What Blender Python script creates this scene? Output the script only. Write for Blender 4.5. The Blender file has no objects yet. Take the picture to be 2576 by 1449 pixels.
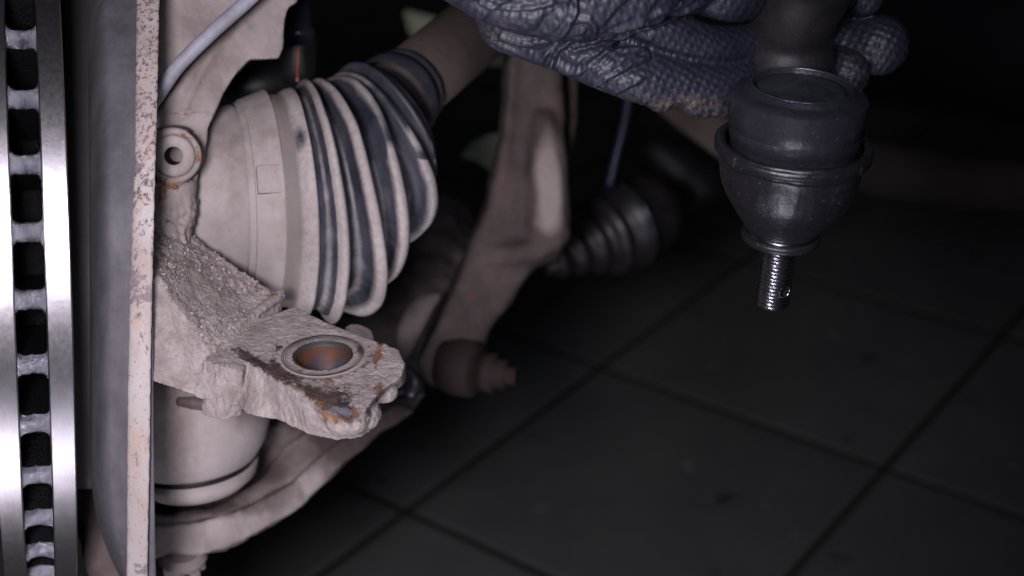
import bpy, bmesh, math, random
import numpy as np
from mathutils import Vector, Matrix
random.seed(7); rng = np.random.default_rng(7)
R = math.radians
SC = bpy.context.scene; COL = SC.collection

# ------------------------------------------------------------------ camera
CAMH = 0.75; PITCH = R(27); FPX = 50/36*2576.0
cd = bpy.data.cameras.new('camera'); cam = bpy.data.objects.new('camera', cd); COL.objects.link(cam)
cd.lens = 50; cd.sensor_width = 36; cd.clip_start = 0.01; cd.clip_end = 50
cam.location = (0, 0, CAMH); cam.rotation_euler = (math.pi/2 - PITCH, 0, 0)
cd.dof.use_dof = True; cd.dof.focus_distance = 0.506; cd.dof.aperture_fstop = 8.0
SC.camera = cam
# ------------------------------------------------------------------ world
w = bpy.data.worlds.new('World'); SC.world = w; w.use_nodes = True
bg = w.node_tree.nodes['Background']; bg.inputs[0].default_value = (0.5, 0.5, 0.62, 1); bg.inputs[1].default_value = 0.012
# ------------------------------------------------------------------ lamps (workshop inspection lamps by the camera and below, plus an added fill)
def spot(name, loc, target, watts, color, size, cone, blend):
    l = bpy.data.lights.new(name, 'SPOT'); l.energy = watts; l.color = color; l.shadow_soft_size = size
    l.spot_size = R(cone); l.spot_blend = blend
    o = bpy.data.objects.new(name, l); COL.objects.link(o); o.location = loc
    o.rotation_euler = (Vector(target)-Vector(loc)).to_track_quat('-Z', 'Y').to_euler()
    return o
spot('key_lamp', (-0.085, 0.03, 0.735), (-0.16, 0.54, 0.46), 12.5, (1.0, 0.93, 1.0), 0.045, 80, 0.9)
spot('fill_light', (0.03, -0.02, 0.86), (0.07, 0.52, 0.49), 3.6, (0.80, 0.80, 1.0), 0.045, 50, 1.0)  # added fill, brightens the tie rod end and glove
spot('creeper_lamp', (0.0, 0.16, 0.16), (0.06, 0.53, 0.50), 2.6, (0.86, 0.84, 1.0), 0.05, 80, 0.9)
spot('low_lamp', (-0.20, 0.10, 0.17), (-0.17, 0.42, 0.46), 3.0, (1.0, 0.93, 1.0), 0.03, 50, 0.9)
SC.view_settings.view_transform = 'Standard'; SC.view_settings.look = 'None'
SC.view_settings.exposure = 0; SC.view_settings.gamma = 1

# ------------------------------------------------------------------ placing: a sight line at a distance, or onto a level
cR = np.array([1., 0, 0]); cF = np.array([0, math.cos(PITCH), -math.sin(PITCH)]); cU = np.array([0, math.sin(PITCH), math.cos(PITCH)])
C0 = np.array([0, 0, CAMH])
def ray(px, py): return cR*(px-1288)/FPX + cU*(724.5-py)/FPX + cF
def P(px, py, d): return C0 + ray(px, py)*d
def G(px, py, z):
    r = ray(px, py); return C0 + r*((z-CAMH)/r[2])
def S(px, d=0.5): return px*d/FPX            # size
def cvec(x, y, z):                            # direction right / up / away
    v = cR*x + cU*y + cF*z; return v/np.linalg.norm(v)
def proj(V):
    q = V - C0; d = q@cF
    return 1288 + FPX*(q@cR)/d, 724.5 - FPX*(q@cU)/d, d
def axis_dir(px, py, tilt, ratio):            # axis of a disc seen as an ellipse
    u, v = (px-1288)/FPX, (724.5-py)/FPX; n = math.sqrt(1+u*u+v*v); t = R(tilt); s = ratio
    for _ in range(20):
        c = math.sqrt(max(1e-4, 1-s*s)); s = max(-.98, min(.98, ratio*n - c*(math.cos(t)*u+math.sin(t)*v)))
    c = math.sqrt(1-s*s); return cvec(c*math.cos(t), c*math.sin(t), s)

# ------------------------------------------------------------------ noise
def _h(ix, iy, iz, seed):
    n = (ix.astype(np.int64)*73856093) ^ (iy.astype(np.int64)*19349663) ^ (iz.astype(np.int64)*83492791) ^ (seed*2654435761)
    n = (n ^ (n >> 13))*1274126177 & 0x7fffffff; n = (n ^ (n >> 16)) & 0xffff
    return n/32767.5 - 1
def vnoise(V, scale, seed=0):
    p = np.asarray(V)*scale; i = np.floor(p).astype(np.int64); f = p-i; f = f*f*(3-2*f); out = 0
    for dx in (0, 1):
        for dy in (0, 1):
            for dz in (0, 1):
                wgt = (f[:, 0] if dx else 1-f[:, 0])*(f[:, 1] if dy else 1-f[:, 1])*(f[:, 2] if dz else 1-f[:, 2])
                out = out + wgt*_h(i[:, 0]+dx, i[:, 1]+dy, i[:, 2]+dz, seed)
    return out
def fbm(V, scale, octs=4, seed=0, gain=.5):
    a = 1; o = 0
    for k in range(octs): o = o + a*vnoise(V, scale*2**k, seed+k); a *= gain
    return o

# ------------------------------------------------------------------ mesh helpers
def mesh_obj(name, V, F, mat, parent=None, smooth=True):
    me = bpy.data.meshes.new(name); me.from_pydata([tuple(map(float, v)) for v in V], [], F); me.update()
    return link(name, me, mat, parent, smooth)
def link(name, me, mat, parent=None, smooth=True):
    if smooth: me.shade_smooth()
    o = bpy.data.objects.new(name, me); COL.objects.link(o)
    if mat: me.materials.clear(); me.materials.append(mat)
    if parent:
        o.parent = parent; o.matrix_parent_inverse = parent_inv(parent)
    return o
def parent_inv(p):
    m = p.matrix_basis.copy()
    q = p
    while q.parent: q = q.parent; m = q.matrix_basis @ m if False else m
    return m.inverted()
def thing(name, label, cat, loc, group=None):
    o = bpy.data.objects.new(name, None); COL.objects.link(o); o.location = tuple(map(float, loc)); o.empty_display_size = .01
    o['label'] = label; o['category'] = cat
    if group: o['group'] = group
    return o
def tag(o, label, cat, group=None):
    o['label'] = label; o['category'] = cat
    if group: o['group'] = group
    return o
def sharp(o, ang=35):
    me = o.data; me.shade_smooth()
    bm = bmesh.new(); bm.from_mesh(me)
    for e in bm.edges:
        if len(e.link_faces) == 2 and e.calc_face_angle(0) > R(ang): e.smooth = False
    bm.to_mesh(me); bm.free(); return o
def basis(ax):
    a = np.array(ax)/np.linalg.norm(ax); h = cU if abs(a@cU) < .9 else cR
    u = np.cross(h, a); u /= np.linalg.norm(u); v = np.cross(a, u); return a, u, v
def lathe(c, ax, prof, seg=96, close=True, fn=None):
    """prof: list of (distance along axis, radius)."""
    a, u, v = basis(ax); V = []; F = []; n = len(prof)
    for (t, r) in prof:
        for k in range(seg):
            th = 2*math.pi*k/seg; rr = r if fn is None else fn(t, r, th)
            V.append(np.array(c)+a*t+(u*math.cos(th)+v*math.sin(th))*rr)
    for i in range(n-1):
        for k in range(seg):
            k2 = (k+1) % seg; F.append((i*seg+k, i*seg+k2, (i+1)*seg+k2, (i+1)*seg+k))
    if close:
        F.append(tuple(range(seg-1, -1, -1))); F.append(tuple(range((n-1)*seg, n*seg)))
    return V, F
def tube(pts, rad, seg=24, close=True, squash=None):
    pts = [np.array(p, float) for p in pts]; n = len(pts); V = []; F = []; up = None
    for i in range(n):
        t = pts[min(i+1, n-1)]-pts[max(i-1, 0)]; t /= np.linalg.norm(t)
        if up is None:
            up = cF if abs(t@cF) < .9 else cU
        u = up - t*(up@t); u /= np.linalg.norm(u); up = u; v = np.cross(t, u)
        r = rad if np.isscalar(rad) else rad[i]
        for k in range(seg):
            th = 2*math.pi*k/seg; V.append(pts[i]+(u*math.cos(th)+v*math.sin(th))*r)
    for i in range(n-1):
        for k in range(seg):
            k2 = (k+1) % seg; F.append((i*seg+k, i*seg+k2, (i+1)*seg+k2, (i+1)*seg+k))
    if close: F.append(tuple(range(seg-1, -1, -1))); F.append(tuple(range((n-1)*seg, n*seg)))
    return V, F
def spline(pts, n=8):
    pts = [np.array(p, float) for p in pts]; out = []; Q = [2*pts[0]-pts[1]]+pts+[2*pts[-1]-pts[-2]]
    for i in range(1, len(Q)-2):
        a, b, c, d = Q[i-1:i+3]
        for k in range(n):
            t = k/n; out.append(.5*((2*b)+(-a+c)*t+(2*a-5*b+4*c-d)*t*t+(-a+3*b-3*c+d)*t**3))
    out.append(pts[-1]); return out
def chain(pts, seg=28):
    """pts: (px, py, distance, radius in sight pixels) -> rounded solid"""
    q = [np.concatenate([P(a, b, d), [S(r, d)]]) for a, b, d, r in pts]
    s = spline(q, 6); c = [x[:3] for x in s]; r = [x[3] for x in s]
    d0 = c[0]-c[1]; d0 /= np.linalg.norm(d0); d1 = c[-1]-c[-2]; d1 /= np.linalg.norm(d1)
    pre = [(c[0]+d0*r[0]*math.sin(t), r[0]*math.cos(t)) for t in (1.5, 1.2, .9, .6, .3)]
    post = [(c[-1]+d1*r[-1]*math.sin(t), r[-1]*math.cos(t)) for t in (.3, .6, .9, 1.2, 1.5)]
    return tube([x[0] for x in pre]+c+[x[0] for x in post], [x[1] for x in pre]+r+[x[1] for x in post], seg)
def loft(A, B):
    n = len(A); V = list(A)+list(B); F = [tuple(range(n-1, -1, -1)), tuple(range(n, 2*n))]
    for k in range(n): k2 = (k+1) % n; F.append((k, k2, n+k2, n+k))
    return V, F
def ball(c, r, sq=(1, 1, 1)):
    bm = bmesh.new(); bmesh.ops.create_icosphere(bm, subdivisions=3, radius=1)
    V = [np.array(c)+cR*v.co.x*r*sq[0]+cU*v.co.y*r*sq[1]+cF*v.co.z*r*sq[2] for v in bm.verts]; F = [tuple(v.index for v in f.verts) for f in bm.faces]; bm.free(); return V, F
def box(c, ex, ey, ez):
    c, ex, ey, ez = map(np.array, (c, ex, ey, ez))
    V = [c+sx*ex+sy*ey+sz*ez for sx in (-1, 1) for sy in (-1, 1) for sz in (-1, 1)]
    return V, [(0, 1, 3, 2), (4, 6, 7, 5), (0, 4, 5, 1), (2, 3, 7, 6), (0, 2, 6, 4), (1, 5, 7, 3)]
def join(parts):
    V = []; F = []
    for v, f in parts:
        b = len(V); V += list(v); F += [tuple(i+b for i in t) for t in f]
    return V, F
def evaluated(V, F, mods):
    V0 = np.array(V, float)
    me = bpy.data.meshes.new('tmp'); me.from_pydata([tuple(map(float, v)) for v in V], [], F); me.update()
    bm = bmesh.new(); bm.from_mesh(me)
    bmesh.ops.triangulate(bm, faces=[f for f in bm.faces if len(f.verts) > 4]); bmesh.ops.recalc_face_normals(bm, faces=bm.faces); bm.to_mesh(me); bm.free()
    o = bpy.data.objects.new('tmp', me); COL.objects.link(o)
    extra = []
    for m in mods: extra += m(o) or []
    dg = bpy.context.evaluated_depsgraph_get(); dg.update()
    out = bpy.data.meshes.new_from_object(o.evaluated_get(dg))
    for x in [o]+extra: bpy.data.objects.remove(x)
    return out
def remesh(vox):
    def f(o):
        m = o.modifiers.new('r', 'REMESH'); m.mode = 'VOXEL'; m.voxel_size = vox; m.adaptivity = 0
    return f
def smoothm(it, fac=.5):
    def f(o):
        m = o.modifiers.new('s', 'SMOOTH'); m.factor = fac; m.iterations = it
    return f
def cut(V, F):
    def f(o):
        me = bpy.data.meshes.new('cutter'); me.from_pydata([tuple(map(float, v)) for v in V], [], F)
        bm = bmesh.new(); bm.from_mesh(me); bmesh.ops.recalc_face_normals(bm, faces=bm.faces); bm.to_mesh(me); bm.free()
        c = bpy.data.objects.new('cutter', me); COL.objects.link(c); c.hide_render = True
        m = o.modifiers.new('b', 'BOOLEAN'); m.operation = 'DIFFERENCE'; m.object = c; m.solver = 'EXACT'; return [c]
    return f
def getV(me):
    a = np.empty(len(me.vertices)*3, np.float32); me.vertices.foreach_get('co', a); return a.reshape(-1, 3).astype(float)
def getN(me):
    a = np.empty(len(me.vertices)*3, np.float32); me.vertex_normals.foreach_get('vector', a); return a.reshape(-1, 3).astype(float)
def setV(me, V): me.vertices.foreach_set('co', V.astype(np.float32).ravel()); me.update()
def attr(me, name, vals):
    a = me.attributes.new(name, 'FLOAT', 'POINT'); a.data.foreach_set('value', np.ascontiguousarray(np.clip(vals, 0, 1), dtype=np.float32))
def fuse(parts, vox, sm=4, cuts=()):
    V, F = join(parts); return evaluated(V, F, [remesh(vox)]+[cut(*c) for c in cuts]+[smoothm(sm)])

# ------------------------------------------------------------------ materials
def new_mat(name):
    m = bpy.data.materials.new(name); m.use_nodes = True; nt = m.node_tree; b = nt.nodes['Principled BSDF']; return m, nt, b
def nd(nt, t, **k):
    n = nt.nodes.new(t)
    for a, v in k.items():
        if a.startswith('i_'): n.inputs[a[2:].replace('_', ' ')].default_value = v
        else: setattr(n, a, v)
    return n
def noise_node(nt, scale, detail=6, rough=.6, vec=None, dist=0):
    n = nd(nt, 'ShaderNodeTexNoise'); n.inputs['Scale'].default_value = scale; n.inputs['Detail'].default_value = detail
    n.inputs['Roughness'].default_value = rough; n.inputs['Distortion'].default_value = dist
    nt.links.new(vec, n.inputs['Vector']); return n.outputs['Fac']
def ramp(nt, fac, lo, hi, smooth=False):
    r = nd(nt, 'ShaderNodeMapRange'); r.inputs[1].default_value = lo; r.inputs[2].default_value = hi
    if smooth: r.interpolation_type = 'SMOOTHSTEP'
    nt.links.new(fac, r.inputs[0]); return r.outputs[0]
def mixc(nt, fac, a, b):
    m = nd(nt, 'ShaderNodeMix', data_type='RGBA')
    for i, x in ((0, fac), (6, a), (7, b)):
        if isinstance(x, (int, float)): m.inputs[i].default_value = x
        elif isinstance(x, tuple): m.inputs[i].default_value = (*x, 1) if len(x) == 3 else x
        else: nt.links.new(x, m.inputs[i])
    return m.outputs[2]
def math_(nt, op, a, b=0.):
    m = nd(nt, 'ShaderNodeMath', operation=op)
    for i, x in ((0, a), (1, b)):
        if isinstance(x, (int, float)): m.inputs[i].default_value = x
        else: nt.links.new(x, m.inputs[i])
    return m.outputs[0]
def coords(nt, scale=(1, 1, 1), rot=(0, 0, 0)):
    t = nd(nt, 'ShaderNodeTexCoord'); m = nd(nt, 'ShaderNodeMapping'); m.inputs['Scale'].default_value = scale; m.inputs['Rotation'].default_value = rot
    nt.links.new(t.outputs['Object'], m.inputs[0]); return m.outputs[0]
def bump(nt, b, h, dist=.001, strength=1, prev=None):
    n = nd(nt, 'ShaderNodeBump'); n.inputs['Distance'].default_value = dist; n.inputs['Strength'].default_value = strength
    nt.links.new(h, n.inputs['Height'])
    if prev: nt.links.new(prev, n.inputs['Normal'])
    nt.links.new(n.outputs[0], b.inputs['Normal']); return n.outputs[0]
def attn(nt, name):
    n = nd(nt, 'ShaderNodeAttribute'); n.attribute_name = name; return n.outputs['Fac']

def dusty(name, c1, c2, speck=(.10, .07, .06), speck_amt=.5, rough=.9, nscale=120, bumpd=.0006, rust=False, stain=False, crust=0, brown=False):
    m, nt, b = new_mat(name); v = coords(nt)
    n1 = noise_node(nt, nscale, 6, .6, v); col = mixc(nt, ramp(nt, n1, .3, .7), c1, c2)
    n0 = noise_node(nt, max(nscale*.45, 38), 7, .7, coords(nt, (1, 1, .5))); col = mixc(nt, math_(nt, 'MULTIPLY', ramp(nt, n0, .46, .68), .75), col, (c2[0]*.60, c2[1]*.55, c2[2]*.52))
    n2 = noise_node(nt, nscale*5, 5, .7, v); col = mixc(nt, math_(nt, 'MULTIPLY', ramp(nt, n2, .62, .75), speck_amt), col, speck)
    if brown: col = mixc(nt, ramp(nt, math_(nt, 'ADD', attn(nt, 'brown'), math_(nt, 'MULTIPLY', math_(nt, 'SUBTRACT', n1, .5), .6)), .25, .75), col, (.070, .052, .049))
    if rust:
        rc = mixc(nt, ramp(nt, noise_node(nt, 260, 6, .7, v), .35, .68), (.055, .026, .02), (.30, .15, .075))
        f = math_(nt, 'ADD', attn(nt, 'rust'), math_(nt, 'MULTIPLY', math_(nt, 'SUBTRACT', noise_node(nt, 230, 8, .8, v), .5), 2.4))
        f = ramp(nt, f, .42, .62); f = math_(nt, 'MULTIPLY', f, ramp(nt, attn(nt, 'rust'), 0, .25)); col = mixc(nt, f, col, rc)
    if stain:
        f = math_(nt, 'ADD', attn(nt, 'dark'), math_(nt, 'MULTIPLY', math_(nt, 'SUBTRACT', noise_node(nt, 420, 8, .85, v), .5), 3.2))
        f = ramp(nt, f, .5, .72); f = math_(nt, 'MULTIPLY', f, ramp(nt, attn(nt, 'dark'), 0.05, .35)); col = mixc(nt, f, col, mixc(nt, ramp(nt, noise_node(nt, 200, 4, .6, v), .4, .6), (.022, .018, .02), (.07, .045, .038)))
    if crust:
        col = mixc(nt, ramp(nt, math_(nt, 'ADD', attn(nt, 'bare'), math_(nt, 'MULTIPLY', math_(nt, 'SUBTRACT', n2, .5), .8)), .4, .6), col, (.15, .14, .17))
        g = noise_node(nt, 900, 3, .5, v); g2 = noise_node(nt, 500, 2, .5, v)
        gc = mixc(nt, ramp(nt, g2, .4, .62), (.16, .14, .14), (.42, .36, .36))
        col = mixc(nt, math_(nt, 'MULTIPLY', attn(nt, 'grit'), ramp(nt, g, .42, .55)), col, gc)
    nt.links.new(col, b.inputs['Base Color']); b.inputs['Roughness'].default_value = rough; b.inputs['Specular IOR Level'].default_value = .3
    p = bump(nt, b, n2, bumpd, .8); bump(nt, b, noise_node(nt, nscale*1.6, 4, .6, v), bumpd*1.5, .6, p)
    return m
def simple(name, col, rough=.5, metal=0, n=0, nscale=300, col2=None, spec=.5, scale=(1, 1, 1), bumpd=.0004, cscale=None, specks=0):
    m, nt, b = new_mat(name); b.inputs['Roughness'].default_value = rough; b.inputs['Metallic'].default_value = metal; b.inputs['Specular IOR Level'].default_value = spec
    v = coords(nt, scale); f = noise_node(nt, cscale or nscale*.4, 6, .65, v); c2 = col2 or tuple(x*.6 for x in col)
    oc = mixc(nt, ramp(nt, f, .35, .68), col, c2)
    if specks:
        oc = mixc(nt, math_(nt, 'MULTIPLY', ramp(nt, noise_node(nt, 1100, 2, .5, v), .70, .74), specks), oc, (.22, .18, .17))
        oc = mixc(nt, math_(nt, 'MULTIPLY', ramp(nt, noise_node(nt, 55, 6, .7, v), .55, .75), .5*specks), oc, (.07, .058, .06))
    nt.links.new(oc, b.inputs['Base Color'])
    r = nd(nt, 'ShaderNodeMapRange'); r.inputs[3].default_value = rough*.8; r.inputs[4].default_value = min(1, rough*1.25); nt.links.new(f, r.inputs[0]); nt.links.new(r.outputs[0], b.inputs['Roughness'])
    if n: bump(nt, b, noise_node(nt, nscale, 6, .65, v), bumpd, n)
    return m

M_arm = dusty('dusty_cast_iron', (.41, .36, .355), (.27, .23, .225), (.10, .07, .06), .55, .92, 170, .0012, True, True, 1)
M_knuckle = dusty('dusty_knuckle_iron', (.33, .285, .28), (.24, .205, .20), (.15, .10, .09), .3, .92, 60, .0004, True, True)
M_dust = dusty('road_dust_paint', (.37, .325, .32), (.275, .24, .235), (.2, .15, .14), .35, .9, 28, .0005)
M_lower = dusty('dusty_lower_arm', (.36, .315, .31), (.22, .185, .18), (.15, .10, .09), .3, .92, 40, .0006, brown=True)
M_brown = dusty('brown_grimy_iron', (.15, .115, .11), (.09, .068, .066), (.2, .10, .07), .4, .85, 30, .0006)
M_strutlight = dusty('worn_arm_iron', (.20, .165, .16), (.13, .105, .102), (.10, .06, .05), .4, .85, 40, .0006)
M_rustnut = dusty('rusty_nut', (.045, .028, .025), (.028, .02, .02), (.09, .035, .025), .6, .75, 90, .0006)
M_shaft = dusty('rusty_shaft', (.075, .055, .05), (.055, .042, .04), (.07, .035, .028), .5, .8, 35, .0004)
M_blackpart = simple('black_grimy_rubber', (.012, .012, .015), .45, 0, .3, 200)
M_gloss = simple('dull_black_rubber', (.010, .009, .011), .42, 0, .5, 120, (.022, .018, .018), spec=.5)
M_forged = simple('black_oxide_steel', (.027, .027, .037), .36, .08, .6, 500, (.018, .018, .025), spec=.75, bumpd=.0003, specks=.5)
M_capm = simple('dark_steel_cap', (.062, .070, .080), .36, .15, .3, 400, (.022, .024, .029), cscale=70, specks=.3)
M_boot = simple('tie_rod_boot_rubber', (.015, .015, .020), .36, 0, .5, 350, (.010, .010, .013), spec=.75, bumpd=.0004, specks=.8)
M_grooveshade = simple('groove_shade', (.06, .05, .048), .8, 0, .3, 200, (.11, .09, .085))  # dark tone painted for shade in the joint grooves
M_rimlit = simple('rim_highlight', (.16, .16, .19), .34, .8, .2, 500)  # brighter metal painted for the lit cap edge
M_wire = simple('polished_spring_wire', (.5, .52, .56), .2, 1, 0)
M_stud = simple('bright_zinc_steel', (.62, .60, .66), .22, 1, .25, 900, (.4, .38, .42), bumpd=.0001)
M_holeface = simple('drilled_edge_steel', (.75, .74, .8), .25, 1, .2, 900)
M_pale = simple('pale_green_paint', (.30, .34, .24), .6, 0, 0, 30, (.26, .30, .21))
M_copper = simple('copper_wire', (.22, .07, .045), .6, .2)
M_cable = simple('silver_cable', (.30, .30, .36), .5, 0, .3, 200, (.17, .16, .18), spec=.4, cscale=60)
M_bluegrey = simple('blue_grey_pipe', (.05, .06, .09), .3, .5, .1)

def disc_metal():
    m, nt, b = new_mat('machined_disc_edge'); b.inputs['Metallic'].default_value = 1
    v = coords(nt, (1, 1, 1)); v2 = coords(nt, (25, 1, 1), (0, 0, R(-17)))
    n = noise_node(nt, 220, 6, .6, v2)
    nt.links.new(mixc(nt, ramp(nt, n, .3, .7), (.56, .54, .58), (.44, .42, .46)), b.inputs['Base Color'])
    r = nd(nt, 'ShaderNodeMapRange'); r.inputs[3].default_value = .25; r.inputs[4].default_value = .36; nt.links.new(noise_node(nt, 500, 4, .6, v), r.inputs[0]); nt.links.new(r.outputs[0], b.inputs['Roughness'])
    w_ = coords(nt, (.5, 1, 4)); bump(nt, b, noise_node(nt, 1500, 4, .7, w_), .00006, .6)
    return m
M_disc = disc_metal()
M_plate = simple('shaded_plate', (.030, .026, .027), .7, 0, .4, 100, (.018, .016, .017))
M_discpaint_shade = simple('black_coat_and_shade', (.004, .004, .005), .45, 0, 1, 700, spec=.15, bumpd=.0012)  # black coat, darkened to put pocket and disc face shade into the colour
M_vane = simple('coated_vane_highlight', (.55, .55, .64), .22, 0.8, 1, 520, (.08, .08, .12), spec=.6, bumpd=.0024)  # black coat given a pale metallic base to paint in its highlights

def shield_strip():
    m, nt, b = new_mat('rust_speckled_flange'); v = coords(nt); v2 = coords(nt, (1, 1, .35))
    base = mixc(nt, ramp(nt, noise_node(nt, 60, 4, .5, v2), .3, .7), (.43, .40, .41), (.31, .26, .25))
    tan_ = mixc(nt, ramp(nt, noise_node(nt, 300, 4, .6, v), .3, .7), (.42, .26, .16), (.33, .20, .14))
    br = mixc(nt, ramp(nt, noise_node(nt, 500, 4, .6, v), .4, .6), (.10, .065, .065), (.17, .12, .12))
    zz = nd(nt, 'ShaderNodeSeparateXYZ'); nt.links.new(v, zz.inputs[0])
    up = ramp(nt, zz.outputs[2], .50, .56)
    base = mixc(nt, math_(nt, 'MULTIPLY', ramp(nt, noise_node(nt, 110, 8, .8, v2), .50, .64), math_(nt, 'ADD', .5, math_(nt, 'MULTIPLY', up, .3))), base, tan_)
    sp = math_(nt, 'ADD', noise_node(nt, 650, 6, .75, v2), math_(nt, 'MULTIPLY', up, .085))
    base = mixc(nt, ramp(nt, sp, .595, .65), base, br)
    sp2 = math_(nt, 'ADD', noise_node(nt, 70, 5, .6, v), math_(nt, 'MULTIPLY', up, .03))
    base = mixc(nt, math_(nt, 'MULTIPLY', ramp(nt, sp2, .60, .63), .8), base, (.14, .11, .13))
    base = mixc(nt, ramp(nt, noise_node(nt, 900, 3, .6, v), .66, .7), base, (.07, .05, .05))
    nt.links.new(base, b.inputs['Base Color']); b.inputs['Roughness'].default_value = .7
    bump(nt, b, noise_node(nt, 500, 6, .7, v2), .0003, .8); return m
M_strip = shield_strip()
M_lip = simple('grey_galvanised_shield', (.098, .093, .108), .62, 0, .6, 150, (.048, .045, .055), scale=(1, 1, .5), bumpd=.0003, cscale=80)

def boot_mat():
    m, nt, b = new_mat('dusty_bellows_rubber'); v = coords(nt)
    d = attn(nt, 'dust'); n = noise_node(nt, 130, 5, .6, v); n2 = noise_node(nt, 60, 4, .6, v)
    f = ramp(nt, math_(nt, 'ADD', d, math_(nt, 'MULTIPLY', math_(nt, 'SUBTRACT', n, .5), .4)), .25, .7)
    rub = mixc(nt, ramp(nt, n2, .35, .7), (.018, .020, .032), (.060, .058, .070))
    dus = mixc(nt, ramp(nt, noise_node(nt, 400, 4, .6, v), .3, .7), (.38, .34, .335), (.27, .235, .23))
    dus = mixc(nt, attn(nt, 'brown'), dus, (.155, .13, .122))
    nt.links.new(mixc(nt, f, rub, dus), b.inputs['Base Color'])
    r = nd(nt, 'ShaderNodeMapRange'); r.inputs[3].default_value = .5; r.inputs[4].default_value = .85; nt.links.new(f, r.inputs[0]); nt.links.new(r.outputs[0], b.inputs['Roughness'])
    bump(nt, b, noise_node(nt, 500, 5, .6, v), .0003, .6); return m
M_bellows = boot_mat()

def glove_mat():
    m, nt, b = new_mat('textured_nitrile'); v = coords(nt)
    a = nd(nt, 'ShaderNodeAttribute'); a.attribute_name = 'grip'
    vo = nd(nt, 'ShaderNodeTexVoronoi', voronoi_dimensions='2D', feature='F1'); vo.inputs['Scale'].default_value = 1; vo.inputs['Randomness'].default_value = .22
    nt.links.new(a.outputs['Vector'], vo.inputs['Vector'])
    studs = ramp(nt, vo.outputs['Distance'], .50, -.05)
    n = noise_node(nt, 70, 5, .6, v); fd = noise_node(nt, 400, 5, .7, v)
    col = mixc(nt, ramp(nt, n, .3, .7), (.009, .011, .025), (.016, .019, .037))
    col = mixc(nt, math_(nt, 'MULTIPLY', attn(nt, 'dirt'), ramp(nt, fd, .42, .6)), col, (.10, .075, .065))
    nt.links.new(col, b.inputs['Base Color']); b.inputs['Roughness'].default_value = .52; b.inputs['Specular IOR Level'].default_value = .6
    p = bump(nt, b, studs, .0006, .7); bump(nt, b, noise_node(nt, 600, 5, .6, v), .0002, .4, p); return m
M_glove = glove_mat()

def tile_mat():
    m, nt, b = new_mat('charcoal_floor_tile'); v = coords(nt)
    n = noise_node(nt, 9, 5, .6, v); col = mixc(nt, ramp(nt, n, .3, .7), (.135, .143, .136), (.100, .107, .104))
    s = noise_node(nt, 28, 2, .4, v); col = mixc(nt, ramp(nt, s, .70, .76), col, (.2, .21, .2)); col = mixc(nt, ramp(nt, noise_node(nt, 22, 2, .4, coords(nt, (1, 1, 1), (0, 0, 1))), .70, .76), col, (.03, .03, .03))
    nt.links.new(col, b.inputs['Base Color']); oi = nd(nt, 'ShaderNodeObjectInfo'); hs = nd(nt, 'ShaderNodeHueSaturation'); vr = nd(nt, 'ShaderNodeMapRange'); vr.inputs[3].default_value = .86; vr.inputs[4].default_value = 1.1; nt.links.new(oi.outputs['Random'], vr.inputs[0]); nt.links.new(vr.outputs[0], hs.inputs['Value']); nt.links.new(col, hs.inputs['Color']); nt.links.new(hs.outputs[0], b.inputs['Base Color'])
    b.inputs['Roughness'].default_value = .55; return m
M_tile = tile_mat(); M_grout = simple('dark_grout', (.03, .031, .03), 1, spec=.1)

# ================================================================== FLOOR
fl = mesh_obj('floor', [(-4, -1, .0012), (5, -1, .0012), (5, 8, .0012), (-4, 8, .0012)], [(0, 1, 2, 3)], M_grout); fl['kind'] = 'structure'
TL = .314; e1 = np.array([math.cos(R(53.7)), math.sin(R(53.7)), 0]); e2 = np.array([math.cos(R(-36.3)), math.sin(R(-36.3)), 0]); O_ = np.array([.0921, 1.2843, 0])
h = TL/2-.0030; h2 = h-.0045
tv = [(-h, -h, -.006), (h, -h, -.006), (h, h, -.006), (-h, h, -.006), (-h, -h, .0026), (h, -h, .0026), (h, h, .0026), (-h, h, .0026), (-h2, -h2, .004), (h2, -h2, .004), (h2, h2, .004), (-h2, h2, .004)]
tf = [(0, 1, 5, 4), (1, 2, 6, 5), (2, 3, 7, 6), (3, 0, 4, 7), (4, 5, 9, 8), (5, 6, 10, 9), (6, 7, 11, 10), (7, 4, 8, 11), (8, 9, 10, 11)]
tme = bpy.data.meshes.new('tile'); tme.from_pydata(tv, [], tf); tme.materials.append(M_tile); tme.materials.append(M_grout)
for p_ in tme.polygons:
    if p_.index < 4: p_.material_index = 1
for i in range(-5, 11):
    for j in range(-7, 9):
        c = O_+e1*TL*(i+.5)+e2*TL*(j+.5)
        if not (.55 < c[1] < 4.2 and abs(c[0]) < .45+.45*c[1]): continue
        o = bpy.data.objects.new('tile', tme); COL.objects.link(o); o.parent = fl
        o.location = (c[0], c[1], random.uniform(-.0004, .0004)); o.rotation_euler = (random.uniform(-.002, .002), random.uniform(-.002, .002), R(53.7))

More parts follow.
